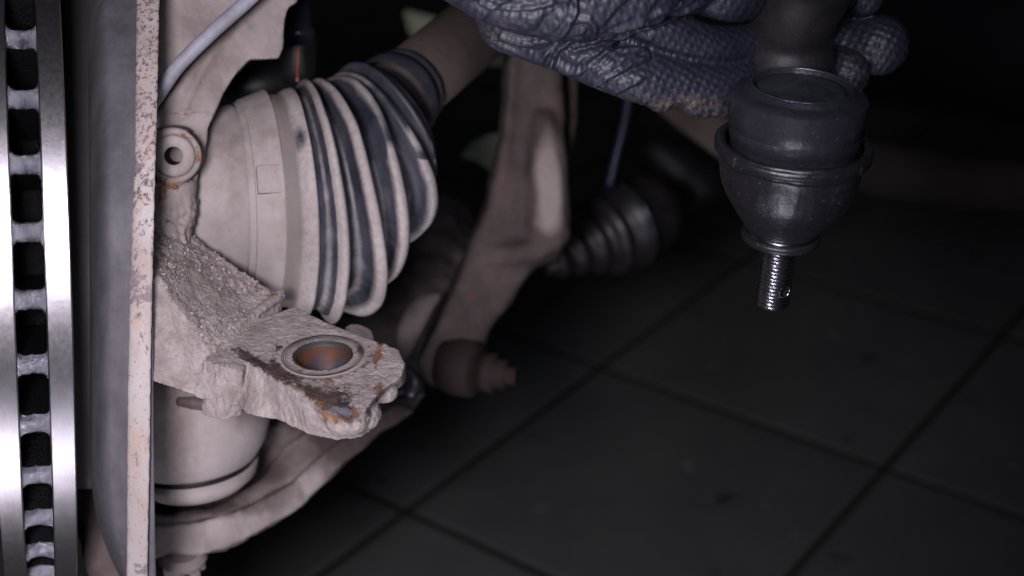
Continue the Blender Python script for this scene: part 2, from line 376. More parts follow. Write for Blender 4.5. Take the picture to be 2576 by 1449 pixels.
# ================================================================== BRAKE DISC
AX = cvec(math.cos(R(18.5)), .034, math.sin(R(18.5)))
rd = ray(70, 590); rd /= np.linalg.norm(rd); RAD = .158
near = P(70, 590, .480); DC = near + (rd - AX*(rd@AX))/np.linalg.norm(rd - AX*(rd@AX))*RAD
disc = thing('brake_disc', 'new vented brake disc with bright machined rim at the left edge', 'brake disc', DC)
gap = S(75, .480)/2; ring = S(64, .480)
def arc_ring(t0, t1, name, mat):
    b_ = .0005
    prof = [(t0, .100), (t0, RAD-b_), (t0+b_, RAD), (t1-b_, RAD), (t1, RAD-b_), (t1, .100), (t0, .100)]
    V, F = lathe(DC, AX, prof, 360, close=False); return sharp(mesh_obj(name, V, F, mat, disc), 25)
def rim(t0, t1):
    o = arc_ring(t0, t1, 'friction_ring', M_disc); o.data.materials.append(M_discpaint_shade)
    n = 360
    for p in o.data.polygons:
        i = p.index//n
        if i in (0, 4, 5): p.material_index = 1  # side and inner faces take the colour with shade in it
    return o
rim(gap, gap+ring); rim(-gap-ring, -gap)
V, F = lathe(DC, AX, [(-gap+.0002, .099), (-gap+.0002, .116), (gap-.0002, .116), (gap-.0002, .099)], 120, close=False); mesh_obj('inner_hub_ring', V, F, M_discpaint_shade, disc)
a_, u_, v_ = basis(AX)
NV = 41
def vane_mesh():
    bm = bmesh.new(); nx, g = 13, gap+.0004; sec = {}
    for i in range(nx):
        x = -g+2*g*i/(nx-1); q = abs(x)/g; hw = .0034+.0030*max(0, (q-.6)/.4)**2.0; top = RAD-.0010-.0016*(1-q*q)
        pts = [(-hw*.9, top-.034), (-hw, top-.012)]
        for k in range(9):
            a = math.pi*(1-k/8); pts.append((hw*math.cos(a), top-.0042+.0042*math.sin(a)))
        pts += [(hw, top-.012), (hw*.9, top-.034)]
        sec[i] = [bm.verts.new((x, y+.00025*math.sin(i*2.1+z*4e3), z+.0002*math.sin(i*1.3+y*3e3))) for y, z in pts]
    for i in range(nx-1):
        for k in range(len(sec[0])-1): bm.faces.new((sec[i][k], sec[i+1][k], sec[i+1][k+1], sec[i][k+1]))
    bmesh.ops.recalc_face_normals(bm, faces=bm.faces)
    me = bpy.data.meshes.new('vane'); bm.to_mesh(me); bm.free(); me.shade_smooth(); me.materials.append(M_vane)
    me.materials.append(M_discpaint_shade)
    for p in me.polygons:
        if p.center.z < RAD-.0075: p.material_index = 1  # vane walls inside the pockets take the shade-dark colour
    return me
vme = vane_mesh()
r0 = -(rd - AX*(rd@AX)); r0 /= np.linalg.norm(r0); tdir = np.cross(AX, r0)
for k in range(NV):
    th = 2*math.pi*k/NV + R(-.3)
    rr = r0*math.cos(th)+tdir*math.sin(th); tt = np.cross(rr, AX)
    M = Matrix(((AX[0], tt[0], rr[0], DC[0]), (AX[1], tt[1], rr[1], DC[1]), (AX[2], tt[2], rr[2], DC[2]), (0, 0, 0, 1)))
    o = bpy.data.objects.new('vane', vme); COL.objects.link(o); o.parent = disc
    o.matrix_basis = Matrix.Translation(-Vector(DC)) @ M

# ================================================================== DUST SHIELD
sh = thing('dust_shield', 'bent sheet metal dust shield with rust speckled edge beside the disc', 'dust shield', P(360, 760, .50))
def ribbon(xl, xr, Rr, dmin, th, y0=-160, y1=1620, n=120, m=9, wob=0, curl=None):
    """arc shaped sheet; xl, xr functions of y giving both edges, th its thickness"""
    Vf = []; Vb = []
    for i in range(n+1):
        y = y0+(y1-y0)*i/n
        dd = (y-640)*dmin/FPX; dep = dmin + Rr - math.sqrt(Rr*Rr-dd*dd)
        for j in range(m+1):
            q = j/m; x = xl(y)*(1-q)+xr(y)*q; ex = 0 if curl is None else curl(q, y)
            if wob: ex += wob*math.sin(y*.013+q*2)*.3+wob*math.sin(y*.037)*.2
            Vf.append(P(x, y, dep+ex)); Vb.append(P(x, y, dep+ex+th))
    V = Vf+Vb; N = (n+1)*(m+1); F = []
    ix = lambda i, j: i*(m+1)+j
    for i in range(n):
        for j in range(m):
            F.append((ix(i, j), ix(i+1, j), ix(i+1, j+1), ix(i, j+1))); F.append(tuple(N+k for k in (ix(i, j), ix(i, j+1), ix(i+1, j+1), ix(i+1, j))))
        F.append((ix(i, 0), N+ix(i, 0), N+ix(i+1, 0), ix(i+1, 0))); F.append((ix(i, m), ix(i+1, m), N+ix(i+1, m), N+ix(i, m)))
    for j in range(m):
        F.append((ix(0, j), ix(0, j+1), N+ix(0, j+1), N+ix(0, j))); F.append((ix(n, j), N+ix(n, j), N+ix(n, j+1), ix(n, j+1)))
    return V, F
def jag(y, s): return 1.2*math.sin(y*.11+s)+.9*math.sin(y*.23+2*s)+.8*math.sin(y*.41+s*3)
def xr_strip(y): return np.interp(y, [-160, 0, 380, 700, 1000, 1449, 1620], [403, 401, 392, 383, 378, 371, 370])+.5*jag(y, 1)
def xl_strip(y): return np.interp(y, [-160, 0, 380, 560, 700, 1000, 1449, 1620], [344, 344, 340, 333, 328, 322, 319, 318])+.3*jag(y, 4)
V, F = ribbon(xl_strip, xr_strip, .155, .488, .0016, wob=.0005, curl=lambda q, y: .0012*(2*q-1)**2 if q < .5 else .0006*(2*q-1)**2)
mesh_obj('flange', V, F, M_strip, sh)
# thin inboard return of the flange
V, F = ribbon(lambda y: xr_strip(y)-2, lambda y: np.interp(y, [-160, 700, 1100, 1449, 1620], [402, 385, 386, 392, 393]), .155, .4915, .0012, m=3)
mesh_obj('inner_return', V, F, M_lip, sh)
def lipx(y): return 228+max(0, (y-1150)/330.)**2.2*90 if y > 1150 else 228-(1150-y)*.006
V, F = ribbon(lipx, lambda y: 350, .150, .500, .0014, y1=1500, m=14, curl=lambda q, y: .020*max(0, 1-q/.42)**2.2+.0015*max(0, q-.8))
mesh_obj('lip', V, F, M_lip, sh)
# dished plate behind, reaching back towards the hub
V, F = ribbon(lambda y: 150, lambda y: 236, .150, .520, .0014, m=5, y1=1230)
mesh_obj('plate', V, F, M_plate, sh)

# ================================================================== STEERING KNUCKLE (with its steering arm)
Z0 = .502
kn = thing('steering_knuckle', 'dust caked cast iron steering knuckle with empty tapered hole in its arm', 'steering knuckle', P(437, 560, .53))
def slab(top, zt, bot, zb): return loft([G(x, y, zt) for x, y in top], [G(x, y, zb) for x, y in bot])
head = slab([(566, 866), (640, 912), (705, 957), (765, 1000), (803, 1030), (868, 1056), (918, 1036), (942, 1000), (966, 976), (1006, 952), (1020, 915), (1002, 878), (940, 855), (830, 813), (740, 770), (650, 800)], Z0,
            [(560, 985), (620, 1044), (700, 1060), (775, 1094), (850, 1109), (912, 1100), (950, 1070), (955, 1012), (980, 990), (1012, 970), (1022, 950), (1002, 950), (945, 930), (835, 900), (745, 860), (655, 890)], Z0-.0168)
lug = slab([(512, 905), (530, 868), (575, 860), (622, 900), (612, 935), (560, 925)], Z0-.0008, [(508, 1044), (522, 985), (575, 975), (632, 1000), (606, 1046), (560, 1058)], Z0-.0235)
bt_ = [(345, 500, .528), (450, 560, .535), (545, 640, .540), (712, 748, .539), (640, 800, .525), (560, 868, .507), (525, 885, .503), (470, 800, .501), (400, 700, .499), (345, 665, .498)]
bb_ = [(345, 800, .558), (450, 800, .565), (545, 850, .565), (700, 900, .560), (640, 950, .530), (600, 1000, .510), (512, 1008, .500), (440, 978, .499), (380, 958, .498), (345, 945, .497)]
beam = loft([P(*q) for q in bt_], [P(*q) for q in bb_])
beam2 = chain([(350, 510, .535, 40), (390, 560, .535, 40), (470, 620, .540, 30)])
ridge = tube([G(708, 741, Z0+.001), G(660, 775, Z0+.001), G(610, 812, Z0+.001), G(560, 862, Z0-.000)], [S(14), S(12), S(12), S(12)], 12)
nub = ball(G(704, 738, Z0+.001), S(15)); tipl = ball(G(985, 912, Z0-.005), S(32), (1, .9, 1.1))
nose = join([ball(G(872, 1060, Z0-.008), S(44), (1.2, .8, 1)), ball(G(922, 1040, Z0-.0095), S(44), (.8, .9, 1)), ball(G(965, 985, Z0-.009), S(36), (1, .8, 1))])
HC = G(812, 893, Z0)
Zv = np.array([0, 0, 1.])
hole = lathe(HC-Zv*.03, Zv, [(0, S(60)), (.05, S(76))], 64)
me = fuse([head, lug, beam, beam2, ridge, nub, tipl, nose], .00052, 11, [])
V = getV(me); N = getN(me); px, py, dp = proj(V)
rad = np.hypot(V[:, 0]-HC[0], V[:, 1]-HC[1])
near_hole = np.clip((rad-S(112))/S(25), 0, 1)
topness = np.clip((N[:, 2]-.35)/.4, 0, 1)
def blob(cx, cy, rx, ry, rot=0):
    c, s = math.cos(R(rot)), math.sin(R(rot)); dx = px-cx; dy = py-cy
    return np.exp(-(((dx*c+dy*s)/rx)**2+((-dx*s+dy*c)/ry)**2))
crusty = np.clip((700-px)/150+(760-py)/300, 0, 1)*topness
grit = crusty*np.clip(.75+fbm(V, 120, 3, 5), 0, 1)
side = 1-topness
# wave like ripples of the painted cast side
rip = 1-2*np.abs(fbm(V*np.array([1, 1, .6]), 420, 3, 11))
hgt = .00010*fbm(V, 160, 3, 1)*(.3+.7*near_hole) + side*.00026*rip + .0008*grit*(np.abs(vnoise(V, 700, 21))+.7*fbm(V, 350, 3, 22)) + .0005*crusty*fbm(V, 110, 3, 33)
hgt += (near_hole*topness)*.00018*fbm(V, 600, 3, 8)
hgt -= .0016*blob(850, 1035, 48, 22, 8)                          # ground flat nose
hgt += .0007*blob(955, 900, 10, 50, 15)-.0009*blob(945, 905, 6, 50, 15)
V2 = V+N*hgt[:, None]
flat = (rad < S(116)) & (N[:, 2] > .5)
V2[flat, 2] = Z0-.0002+ (V2[flat, 2]-Z0+.0002)*.15
setV(me, V2)
rust = .7*blob(850, 1040, 70, 30)+.35*blob(760, 940, 130, 35, 28)*topness+.8*blob(952, 885, 14, 55, 12)+.45*blob(690, 740, 60, 12, 30)+.45*blob(600, 700, 90, 14, 30)+.35*blob(480, 830, 25, 20)+.3*blob(510, 905, 12, 35)+.30*blob(880, 965, 70, 20)+.25*blob(900,1080,60,25)
rust += .5*blob(795, 1000, 110, 18, 30)+.25*blob(580, 790, 60, 30)+.6*blob(950,985,28,20)
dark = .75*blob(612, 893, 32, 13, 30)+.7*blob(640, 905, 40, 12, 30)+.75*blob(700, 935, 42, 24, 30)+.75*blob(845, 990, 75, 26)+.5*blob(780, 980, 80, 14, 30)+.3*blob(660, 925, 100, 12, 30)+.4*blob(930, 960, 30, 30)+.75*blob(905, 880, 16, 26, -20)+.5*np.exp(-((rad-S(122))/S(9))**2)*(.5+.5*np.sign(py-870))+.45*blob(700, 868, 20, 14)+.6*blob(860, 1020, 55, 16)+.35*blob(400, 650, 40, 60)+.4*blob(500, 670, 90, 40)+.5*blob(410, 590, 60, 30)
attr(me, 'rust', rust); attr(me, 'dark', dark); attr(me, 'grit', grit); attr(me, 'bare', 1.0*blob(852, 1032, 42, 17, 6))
cand = np.where((grit > .30) & (px > 392) & (N[:, 2] > .25))[0]; SV = []; SF = []; SA = []
bmi = bmesh.new(); bmesh.ops.create_icosphere(bmi, subdivisions=1, radius=1); iv = np.array([v.co[:] for v in bmi.verts]); iF = [tuple(v.index for v in f.verts) for f in bmi.faces]; bmi.free()
for ci in rng.choice(cand, 900, replace=False):
    r_ = .00018+.00062*rng.random()**4; q = iv*(1+.35*(rng.random((len(iv), 1))-.5))*r_*np.array([1, rng.uniform(.6, 1), rng.uniform(.6, 1)])
    b0 = len(SV); SV += list(q+V2[ci]+N[ci]*r_*.35); SF += [tuple(k+b0 for k in t) for t in iF]; SA += [rng.random()]*len(iv)
# open the hole
bm = bmesh.new(); bm.from_mesh(me); bm.verts.ensure_lookup_table()
Rb = S(74)
kill = [v for v in bm.verts if math.hypot(v.co.x-HC[0], v.co.y-HC[1]) < Rb]
bmesh.ops.delete(bm, geom=kill, context='VERTS'); bm.to_mesh(me); bm.free()
arm = link('steering_arm', me, M_arm, kn)
m_g, nt_, b_ = new_mat('mixed_grit'); cg = mixc(nt_, ramp(nt_, attn(nt_, 'tone'), .15, .6), (.15, .125, .12), (.32, .275, .27)); cg = mixc(nt_, ramp(nt_, attn(nt_, 'tone'), .86, .9), cg, (.16, .18, .22)); cg = mixc(nt_, ramp(nt_, attn(nt_, 'tone'), .95, .96), cg, (.36, .18, .13))
nt_.links.new(cg, b_.inputs['Base Color']); b_.inputs['Roughness'].default_value = .6
gs = mesh_obj('caked_grit', SV, SF, m_g, kn, False); gs['kind'] = 'stuff'; attr(gs.data, 'tone', np.array(SA))

def seat_mat():
    m, nt, b = new_mat('grooved_seat'); v = coords(nt)
    a = nd(nt, 'ShaderNodeAttribute'); a.attribute_name = 'rust'
    col = mixc(nt, ramp(nt, math_(nt, 'ADD', a.outputs['Fac'], math_(nt, 'MULTIPLY', math_(nt, 'SUBTRACT', noise_node(nt, 260, 5, .6, v), .5), .9)), .3, .6), (.31, .26, .235), (.028, .024, .024))
    nt.links.new(col, b.inputs['Base Color']); b.inputs['Roughness'].default_value = .65; bump(nt, b, noise_node(nt, 700, 5, .6, v), .0003, .7); return m
prof = [(-.0010, S(117)), (-.0002, S(113)), (.00015, S(106))]; du = [0, .0, .15]
for k in range(7):
    r_ = 103-k*4.6; prof += [(.0003-k*.00010, S(r_)), (-.0004-k*.00012, S(r_-1.5)), (-.0004-k*.00012, S(r_-2.4)), (.0003-k*.00010, S(r_-3.6))]; du += [.75, 1, 1, .8]
prof += [(-.0002, S(70)), (-.002, S(68))]; du += [.7, .8]
V, F = lathe(HC-Zv*.0002, Zv, prof, 160, close=False, fn=lambda t, r, th: r*(1+.006*math.sin(3*th+t*3e3)))
o = mesh_obj('seat_ring', V, F, seat_mat(), kn); attr(o.data, 'rust', np.repeat(np.array(du), 160)); o.data.flip_normals() if o.data.polygons[0].normal.z < 0 else None
def bore_mat():
    m, nt, b = new_mat('rusted_bore'); v = coords(nt)
    z = nd(nt, 'ShaderNodeSeparateXYZ'); nt.links.new(v, z.inputs[0])
    n = noise_node(nt, 160, 5, .6, v); f = math_(nt, 'ADD', ramp(nt, z.outputs[2], Z0-.016, Z0-.001), math_(nt, 'MULTIPLY', math_(nt, 'SUBTRACT', n, .5), 1.4))
    col = mixc(nt, ramp(nt, f, .45, .85), (.05, .05, .065), (.12, .05, .028)); col = mixc(nt, ramp(nt, noise_node(nt, 420, 5, .7, v), .5, .7), col, (.10, .035, .02))
    nt.links.new(col, b.inputs['Base Color']); b.inputs['Roughness'].default_value = .42; b.inputs['Metallic'].default_value = .35; bump(nt, b, n, .0004, .5); return m
V, F = lathe(HC, Zv, [(-.0006, S(70)), (-.006, S(66)), (-.017, S(58)), (-.019, S(62))], 96, close=False); o = mesh_obj('tapered_bore', V, F, bore_mat(), kn)

# upright casting behind the shield
K = [(300, -120), (770, -120), (748, 6), (724, 20), (716, 48), (712, 122), (700, 147), (628, 150), (592, 190), (562, 235), (541, 282), (524, 322), (514, 400), (500, 445), (474, 482), (458, 545), (470, 610), (300, 660)]
kd = lambda x, y: .530+max(0, (x-450))*.00007-(y-400)*.00002
body = loft([P(x, y, kd(x, y)) for x, y in K], [P(x, y, kd(x, y)+.026) for x, y in K])

BX = axis_dir(437, 392, 35, 1.0); BX = cvec(-.16, .12, .95)
bc = P(437, 392, .520)
bossg = lathe(bc, BX, [(0, S(62)), (.002, S(74)), (.02, S(78))], 64)
neck = chain([(430, 470, .532, 66), (415, 550, .534, 72), (385, 630, .533, 90)])
bhole = lathe(bc-BX*.005, BX, [(0, S(29)), (.060, S(27))], 48)
me = fuse([body, bossg, neck], .0008, 3, [bhole])
V = getV(me); N = getN(me); px, py, dp = proj(V)
hh = .00035*fbm(V, 90, 4, 3)
d_ = np.hypot((px-437), (py-392))
hh -= .0010*np.exp(-((d_-60)/5)**2)+.0007*np.exp(-((d_-76)/5)**2)*(py > 330)
hh += np.where(py > 480, 1, 0)*.0009*fbm(V, 260, 3, 9)*np.clip((py-480)/60, 0, 1)
hh -= .0012*np.exp(-((py-545-12*np.sin(px*.06))/7)**2)*(px < 470)
hh += .0008*np.exp(-((py-285-6*np.sin(px*.09))/5)**2)*(px < 520)
def seg_d(pts):
    best = np.full(len(px), 1e9)
    for a0, b0 in zip(pts[:-1], pts[1:]):
        dx, dy = b0[0]-a0[0], b0[1]-a0[1]; t = np.clip(((px-a0[0])*dx+(py-a0[1])*dy)/(dx*dx+dy*dy), 0, 1); best = np.minimum(best, np.hypot(px-a0[0]-t*dx, py-a0[1]-t*dy))
    return best
cr = seg_d([(585, 60), (550, 105), (528, 140), (505, 180), (488, 215), (470, 252), (458, 290)])
hh -= .0014*np.exp(-(cr/13)**2); hh += .0012*np.exp(-((seg_d([(610, 75), (568, 140), (538, 200), (505, 275)]))/26)**2)
hh += np.where(py > 500, 1, 0)*.0010*(np.abs(vnoise(V, 500, 12)))
setV(me, V+N*hh[:, None])
attr(me, 'rust', .75*blob(500, 400, 10, 34)+.7*blob(415, 468, 55, 16)+.7*blob(470, 345, 22, 10, 35)+.45*blob(470, 285, 50, 8)+.6*blob(440, 398, 18, 16)+.4*blob(410,500,45,20))
attr(me, 'dark', .55*np.exp(-((d_-77)/6)**2)*(py > 300)+.5*blob(410, 560, 70, 22)+.5*blob(410, 452, 60, 9)+.35*blob(500, 215, 8, 50, 35))
link('upright', me, M_knuckle, kn)
V, F = lathe(bc-BX*.0015, BX, [(.0008, S(23.6)), (0, S(26)), (-.0002, S(50)), (.0010, S(55)), (.004, S(56))], 64, close=False)
o = mesh_obj('bushing', V, F, M_dust, kn)
V, F = lathe(bc, BX, [(.0006, S(23.5)), (.030, S(21)), (.031, S(3))], 48, close=False); mesh_obj('bush_bore', V, F, M_rustnut, kn)

# silver cable crossing the knuckle
c = spline([P(330, 330, .520), P(402, 232, .520), P(450, 165, .522), P(530, 85, .525), P(620, 5, .53), P(700, -70, .535)], 8)
V, F = tube(c, S(18, .525), 20); o = mesh_obj('sensor_cable', V, F, M_cable); tag(o, 'dusty silver cable running diagonally across the knuckle behind the shield', 'cable')

# ================================================================== DRIVE SHAFT : outer joint, clamps, bellows, shaft
ds = thing('drive_shaft', 'dusty drive shaft with ribbed rubber bellows bending away from the hub', 'drive shaft', P(600, 480, .585))
def ringdef(cx, cy, Rp, tilt, ratio, d): return (P(cx, cy, d), S(Rp, d), axis_dir(cx, cy, tilt, ratio))
keys = [ringdef(600, 490, 236, 3.5, .13, .580), ringdef(742, 510, 287, 4.5, .165, .5845), ringdef(790, 508, 304, 8.5, .22, .587), ringdef(842, 498, 300, 12, .34, .591),
        ringdef(890, 458, 268, 19, .44, .597), ringdef(937, 395, 226, 30, .52, .606), ringdef(962, 333, 190, 39, .52, .614), ringdef(980, 306, 160, 41, .50, .620), ringdef(1000, 262, 112, 40, .5, .630)]
def ring_pts(c, r, a, seg=144):
    a = a/np.linalg.norm(a); u = cU-a*(cU@a); u /= np.linalg.norm(u); v = np.cross(a, u)
    return [c+(u*math.cos(t)+v*math.sin(t))*r for t in (2*math.pi*k/seg for k in range(seg))]
def ksample(t):
    i = min(int(t), len(keys)-2); f = t-i
    g = f
    c = keys[i][0]*(1-g)+keys[i+1][0]*g; r = keys[i][1]*(1-g)+keys[i+1][1]*g; a = keys[i][2]*(1-g)+keys[i+1][2]*g
    return c, r, a
rows = []; dust = []
# (t, radius factor, dust)
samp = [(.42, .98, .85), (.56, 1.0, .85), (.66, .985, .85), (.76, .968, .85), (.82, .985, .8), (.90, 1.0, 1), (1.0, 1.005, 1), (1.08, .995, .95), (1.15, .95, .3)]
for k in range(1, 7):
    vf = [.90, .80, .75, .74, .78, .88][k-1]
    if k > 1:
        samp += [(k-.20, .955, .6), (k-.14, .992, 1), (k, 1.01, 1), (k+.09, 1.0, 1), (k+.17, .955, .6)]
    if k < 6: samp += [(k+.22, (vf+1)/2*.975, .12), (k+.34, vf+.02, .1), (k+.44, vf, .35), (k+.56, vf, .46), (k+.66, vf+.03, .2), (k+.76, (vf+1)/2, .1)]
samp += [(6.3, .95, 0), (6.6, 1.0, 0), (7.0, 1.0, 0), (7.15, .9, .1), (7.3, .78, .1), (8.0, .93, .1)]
SEG = 144
for (t, rf, du_) in samp:
    c, r, a = ksample(t)
    pts = ring_pts(c, r*rf, a, SEG); rows.append(pts)
    dust.append([du_]*SEG)
V = [p for r_ in rows for p in r_]; F = []
for i in range(len(rows)-1):
    for k in range(SEG): k2 = (k+1) % SEG; F.append((i*SEG+k, i*SEG+k2, (i+1)*SEG+k2, (i+1)*SEG+k))
A = np.array(V); Cc = np.repeat(np.array([ksample(s[0])[0] for s in samp]), SEG, 0); rd_ = A-Cc; rd_ /= np.linalg.norm(rd_, axis=1)[:, None]
tt_ = np.repeat(np.array([s_[0] for s_ in samp]), SEG); th_ = np.tile(np.arange(SEG)*2*math.pi/SEG, len(samp))
axs = np.repeat(np.array([ksample(s_[0])[2] for s_ in samp]), SEG, 0)
wv = np.zeros(len(tt_))
for k_c, am, ph in ((2, .0008, 1.), (3, .0020, 2.6), (4, .0016, .4), (5, .0014, 3.4), (6, .0012, 1.2)):
    wv += 1.6*am*np.exp(-((tt_-k_c)/.45)**2)*(np.sin(2*th_+ph)+.5*np.sin(3*th_+2*ph))
A = A+axs*wv[:, None]+rd_*(.0008*fbm(A, 45, 3, 4))[:, None]
D = np.array(dust).ravel(); px, py, dp = proj(A)
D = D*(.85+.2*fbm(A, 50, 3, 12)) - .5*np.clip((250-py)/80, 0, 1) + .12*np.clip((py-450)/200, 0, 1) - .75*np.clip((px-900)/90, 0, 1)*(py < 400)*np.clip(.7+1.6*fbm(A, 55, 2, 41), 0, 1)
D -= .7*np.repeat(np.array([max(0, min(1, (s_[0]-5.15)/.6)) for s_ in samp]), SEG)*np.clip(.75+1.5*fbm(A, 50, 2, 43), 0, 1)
D -= .6*np.exp(-((px-757)/14)**2-((py-350)/34)**2)
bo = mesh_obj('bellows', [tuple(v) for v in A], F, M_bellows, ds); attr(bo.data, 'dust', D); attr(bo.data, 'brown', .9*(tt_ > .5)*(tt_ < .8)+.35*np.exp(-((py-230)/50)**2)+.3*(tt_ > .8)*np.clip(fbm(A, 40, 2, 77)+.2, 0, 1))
# outer joint housing
c, r, a = ringdef(600, 490, 228, 3.5, .13, .580)
V, F = lathe(c, a, [(-.060, S(90, .58)), (-.052, S(150, .58)), (-.036, S(196, .58)), (-.015, S(218, .58)), (-.002, S(226, .58)), (.0, S(222, .58)), (.002, S(216, .58)), (.0025, S(234, .58)), (.005, S(238, .58)), (.0056, S(233, .58)), (.0062, S(238, .58)), (.010, S(240, .58))], 128)
sharp(mesh_obj('joint_housing', V, F, M_dust, ds), 40)
for t_s, r_s in ((.0022, 233), (.0072, 240.5)):
    V, F = lathe(c+a*t_s, a, [(-.0006, S(r_s-6, .58)), (-.0004, S(r_s+1.5, .58)), (.0003, S(r_s+1.5, .58)), (.0005, S(r_s-6, .58))], 128, close=False); mesh_obj('groove_shade_ring', V, F, M_grooveshade, ds)  # dark rings laid over the housing grooves to draw their shade
c1, r1, a1 = ksample(.06)
V, F = lathe(c1, a1, [(.0005, S(236, .58)), (.001, S(246, .58)), (.012, S(258, .58)), (.0125, S(248, .58))], 128, close=False)
# clamp band + buckle
ca, ra, aa = ksample(.15); cb, rb_, ab = ksample(.70); ctr = ksample(.30)[0]; w2 = float(np.linalg.norm(ksample(.53)[0]-ksample(.07)[0]))/2
ac = ksample(.45)[2]; ac /= np.linalg.norm(ac); rm = ksample(.07)[1]*1.012; rn = ksample(.53)[1]*1.012
V, F = lathe(ksample(.10)[0], ac, [(-.003, ksample(.0)[1]*.98), (0, ksample(.03)[1]*1.0), (.002, ksample(.1)[1]*1.0), (.010, ksample(.4)[1]*.99)], 128, close=False); mesh_obj('bellows_collar', V, F, M_dust, ds)
V, F = lathe(ctr, ac, [(-w2, rm*.97), (-w2, rm*1.008), (-w2+.0004, rm*1.012), (w2-.0004, rn*1.004), (w2, rn), (w2, rn*.95)], 128, close=False); cl = sharp(mesh_obj('clamp_band', V, F, M_dust, ds), 30)
bk = P(683, 449, .545); u = cU-ac*(cU@ac); u /= np.linalg.norm(u); vv = np.cross(ac, u); toC = C0-ctr; toC -= ac*(toC@ac); toC /= np.linalg.norm(toC)
tq = None
for q in np.linspace(-90, 90, 181):
    n_ = toC*math.cos(R(q))+np.cross(ac, toC)*math.sin(R(q)); pnt = ctr+n_*(rm+rn)/2*1.006
    x_, y_, _z = proj(pnt[None]); 
    if tq is None or abs(y_[0]-449) < tq[0]: tq = (abs(y_[0]-449), n_, pnt)
n_, pnt = tq[1], tq[2]; tg = np.cross(ac, n_)
V, F = box(pnt, ac*w2*.93, tg*S(34, .57), n_*.0016); o = mesh_obj('clamp_buckle', V, F, M_dust, ds, False)
bv = o.modifiers.new('b', 'BEVEL'); bv.width = .0004; bv.segments = 2
# inner collar and shaft
sa = np.array(P(1178, 88, .70))-np.array(P(1030, 212, .648)); sa /= np.linalg.norm(sa)
c0 = P(1004, 238, .634)
V, F = lathe(c0, sa, [(-.010, S(108, .64)), (-.004, S(114, .64)), (.000, S(112, .64)), (.001, S(101, .64)), (.004, S(100, .64)), (.005, S(104, .64)), (.008, S(104, .64)), (.009, S(92, .64))], 96, close=False); o = mesh_obj('bellows_mouth', V, F, M_bellows, ds); attr(o.data, 'dust', np.full(96*8, .0))
V, F = lathe(c0, sa, [(0, S(92, .645)), (.05, S(93, .66)), (.35, S(96, .66))], 96); mesh_obj('shaft', V, F, M_shaft, ds)

# ================================================================== LOWER BALL JOINT AND LOWER ARM (bottom left)
la = thing('lower_control_arm', 'dust coated lower control arm curving up behind the knuckle arm', 'control arm', P(560, 1300, .64))
Lo = [(300, 1290), (420, 1300), (560, 1270), (660, 1200), (720, 1120), (800, 1070), (900, 1030), (1000, 1000), (1070, 985), (1040, 1030), (950, 1095), (850, 1180), (770, 1262), (680, 1322), (570, 1378), (470, 1398), (300, 1400)]
outer = loft([P(x, y, .635+(x-500)*.00006) for x, y in Lo], [P(x, y, .665+(x-500)*.00006) for x, y in Lo])
ro_ = [(300, 1404), (470, 1400), (570, 1380), (680, 1324), (770, 1264), (850, 1182), (950, 1097), (1040, 1032), (1000, 1012), (900, 1072), (810, 1146), (735, 1212), (650, 1262), (550, 1302), (470, 1316), (300, 1320)]
rimc = loft([P(x, y, .622+max(0, x-550)*.00009) for x, y in ro_], [P(x, y, .640+max(0, x-550)*.00009) for x, y in ro_])
inner = chain([(560, 1210, .66, 60), (680, 1120, .66, 62), (760, 1060, .67, 55), (860, 1020, .68, 50), (960, 960, .69, 45)])
back = chain([(300, 1200, .67, 60), (480, 1240, .67, 60), (640, 1180, .67, 60)])
me = fuse([outer, rimc, inner, back], .0013, 3); V = getV(me); N = getN(me); px, py, dp = proj(V); setV(me, V+N*(.0010*fbm(V, 110, 4, 6))[:, None]); attr(me, 'brown', .9*blob(520, 1275, 170, 32)+.8*blob(690, 1190, 60, 70, -30)+1.2*blob(880, 1120, 110, 75)+.7*blob(770,1040,80,50)+1.2*blob(1000,1030,90,60)); link('arm_casting', me, M_lower, la)
nutc = P(458, 1385, .628)
nutpts = []
V, F = lathe(nutc, -Zv, [(0, S(52, .63)), (.004, S(60, .63)), (.0042, S(60, .63)), (.0075, S(50, .63))], 72, fn=lambda t, r, th: r*(.90 if (math.sin(6*th) > .35 and t > .004) else 1.0))
mesh_obj('castle_nut', V, F, M_lower, la, False)
teeth = []
for k in range(6):
    th = 2*math.pi*k/6+.35; c_ = nutc-Zv*.0092+np.array([math.cos(th), math.sin(th), 0])*S(42, .63)
    V, F = box(c_, np.array([math.cos(th), math.sin(th), 0])*S(9, .63), np.array([-math.sin(th), math.cos(th), 0])*S(13, .63), Zv*.0024); t_ = mesh_obj('nut_tooth', V, F, M_lower, la, False)
    t_.modifiers.new('b', 'BEVEL').width = .0008
bj = thing('lower_ball_joint', 'round dust covered ball joint housing below the knuckle arm', 'ball joint', P(500, 1100, .61))
jc = P(478, 1075, .60)
def jfn(t, r, th): return r
JA = cvec(-.05, .95, -.32)
V, F = lathe(jc, JA, [(.045, S(90, .6)), (.040, S(150, .6)), (.030, S(184, .6)), (.012, S(204, .6)), (.002, S(202, .6)), (-.006, S(188, .6)), (-.012, S(166, .6)), (-.0135, S(158, .6))], 128)
me = evaluated(V, F, []); link('housing', me, M_dust, bj)
V, F = lathe(jc, JA, [(-.012, S(150, .6)), (-.0165, S(150, .6))], 128, close=False); mesh_obj('seam', V, F, M_gloss, bj)
V, F = lathe(jc, JA, [(-.0165, S(160, .6)), (-.022, S(152, .6)), (-.026, S(125, .6)), (-.028, S(90, .6))], 128); mesh_obj('dust_cover', V, F, M_dust, bj)
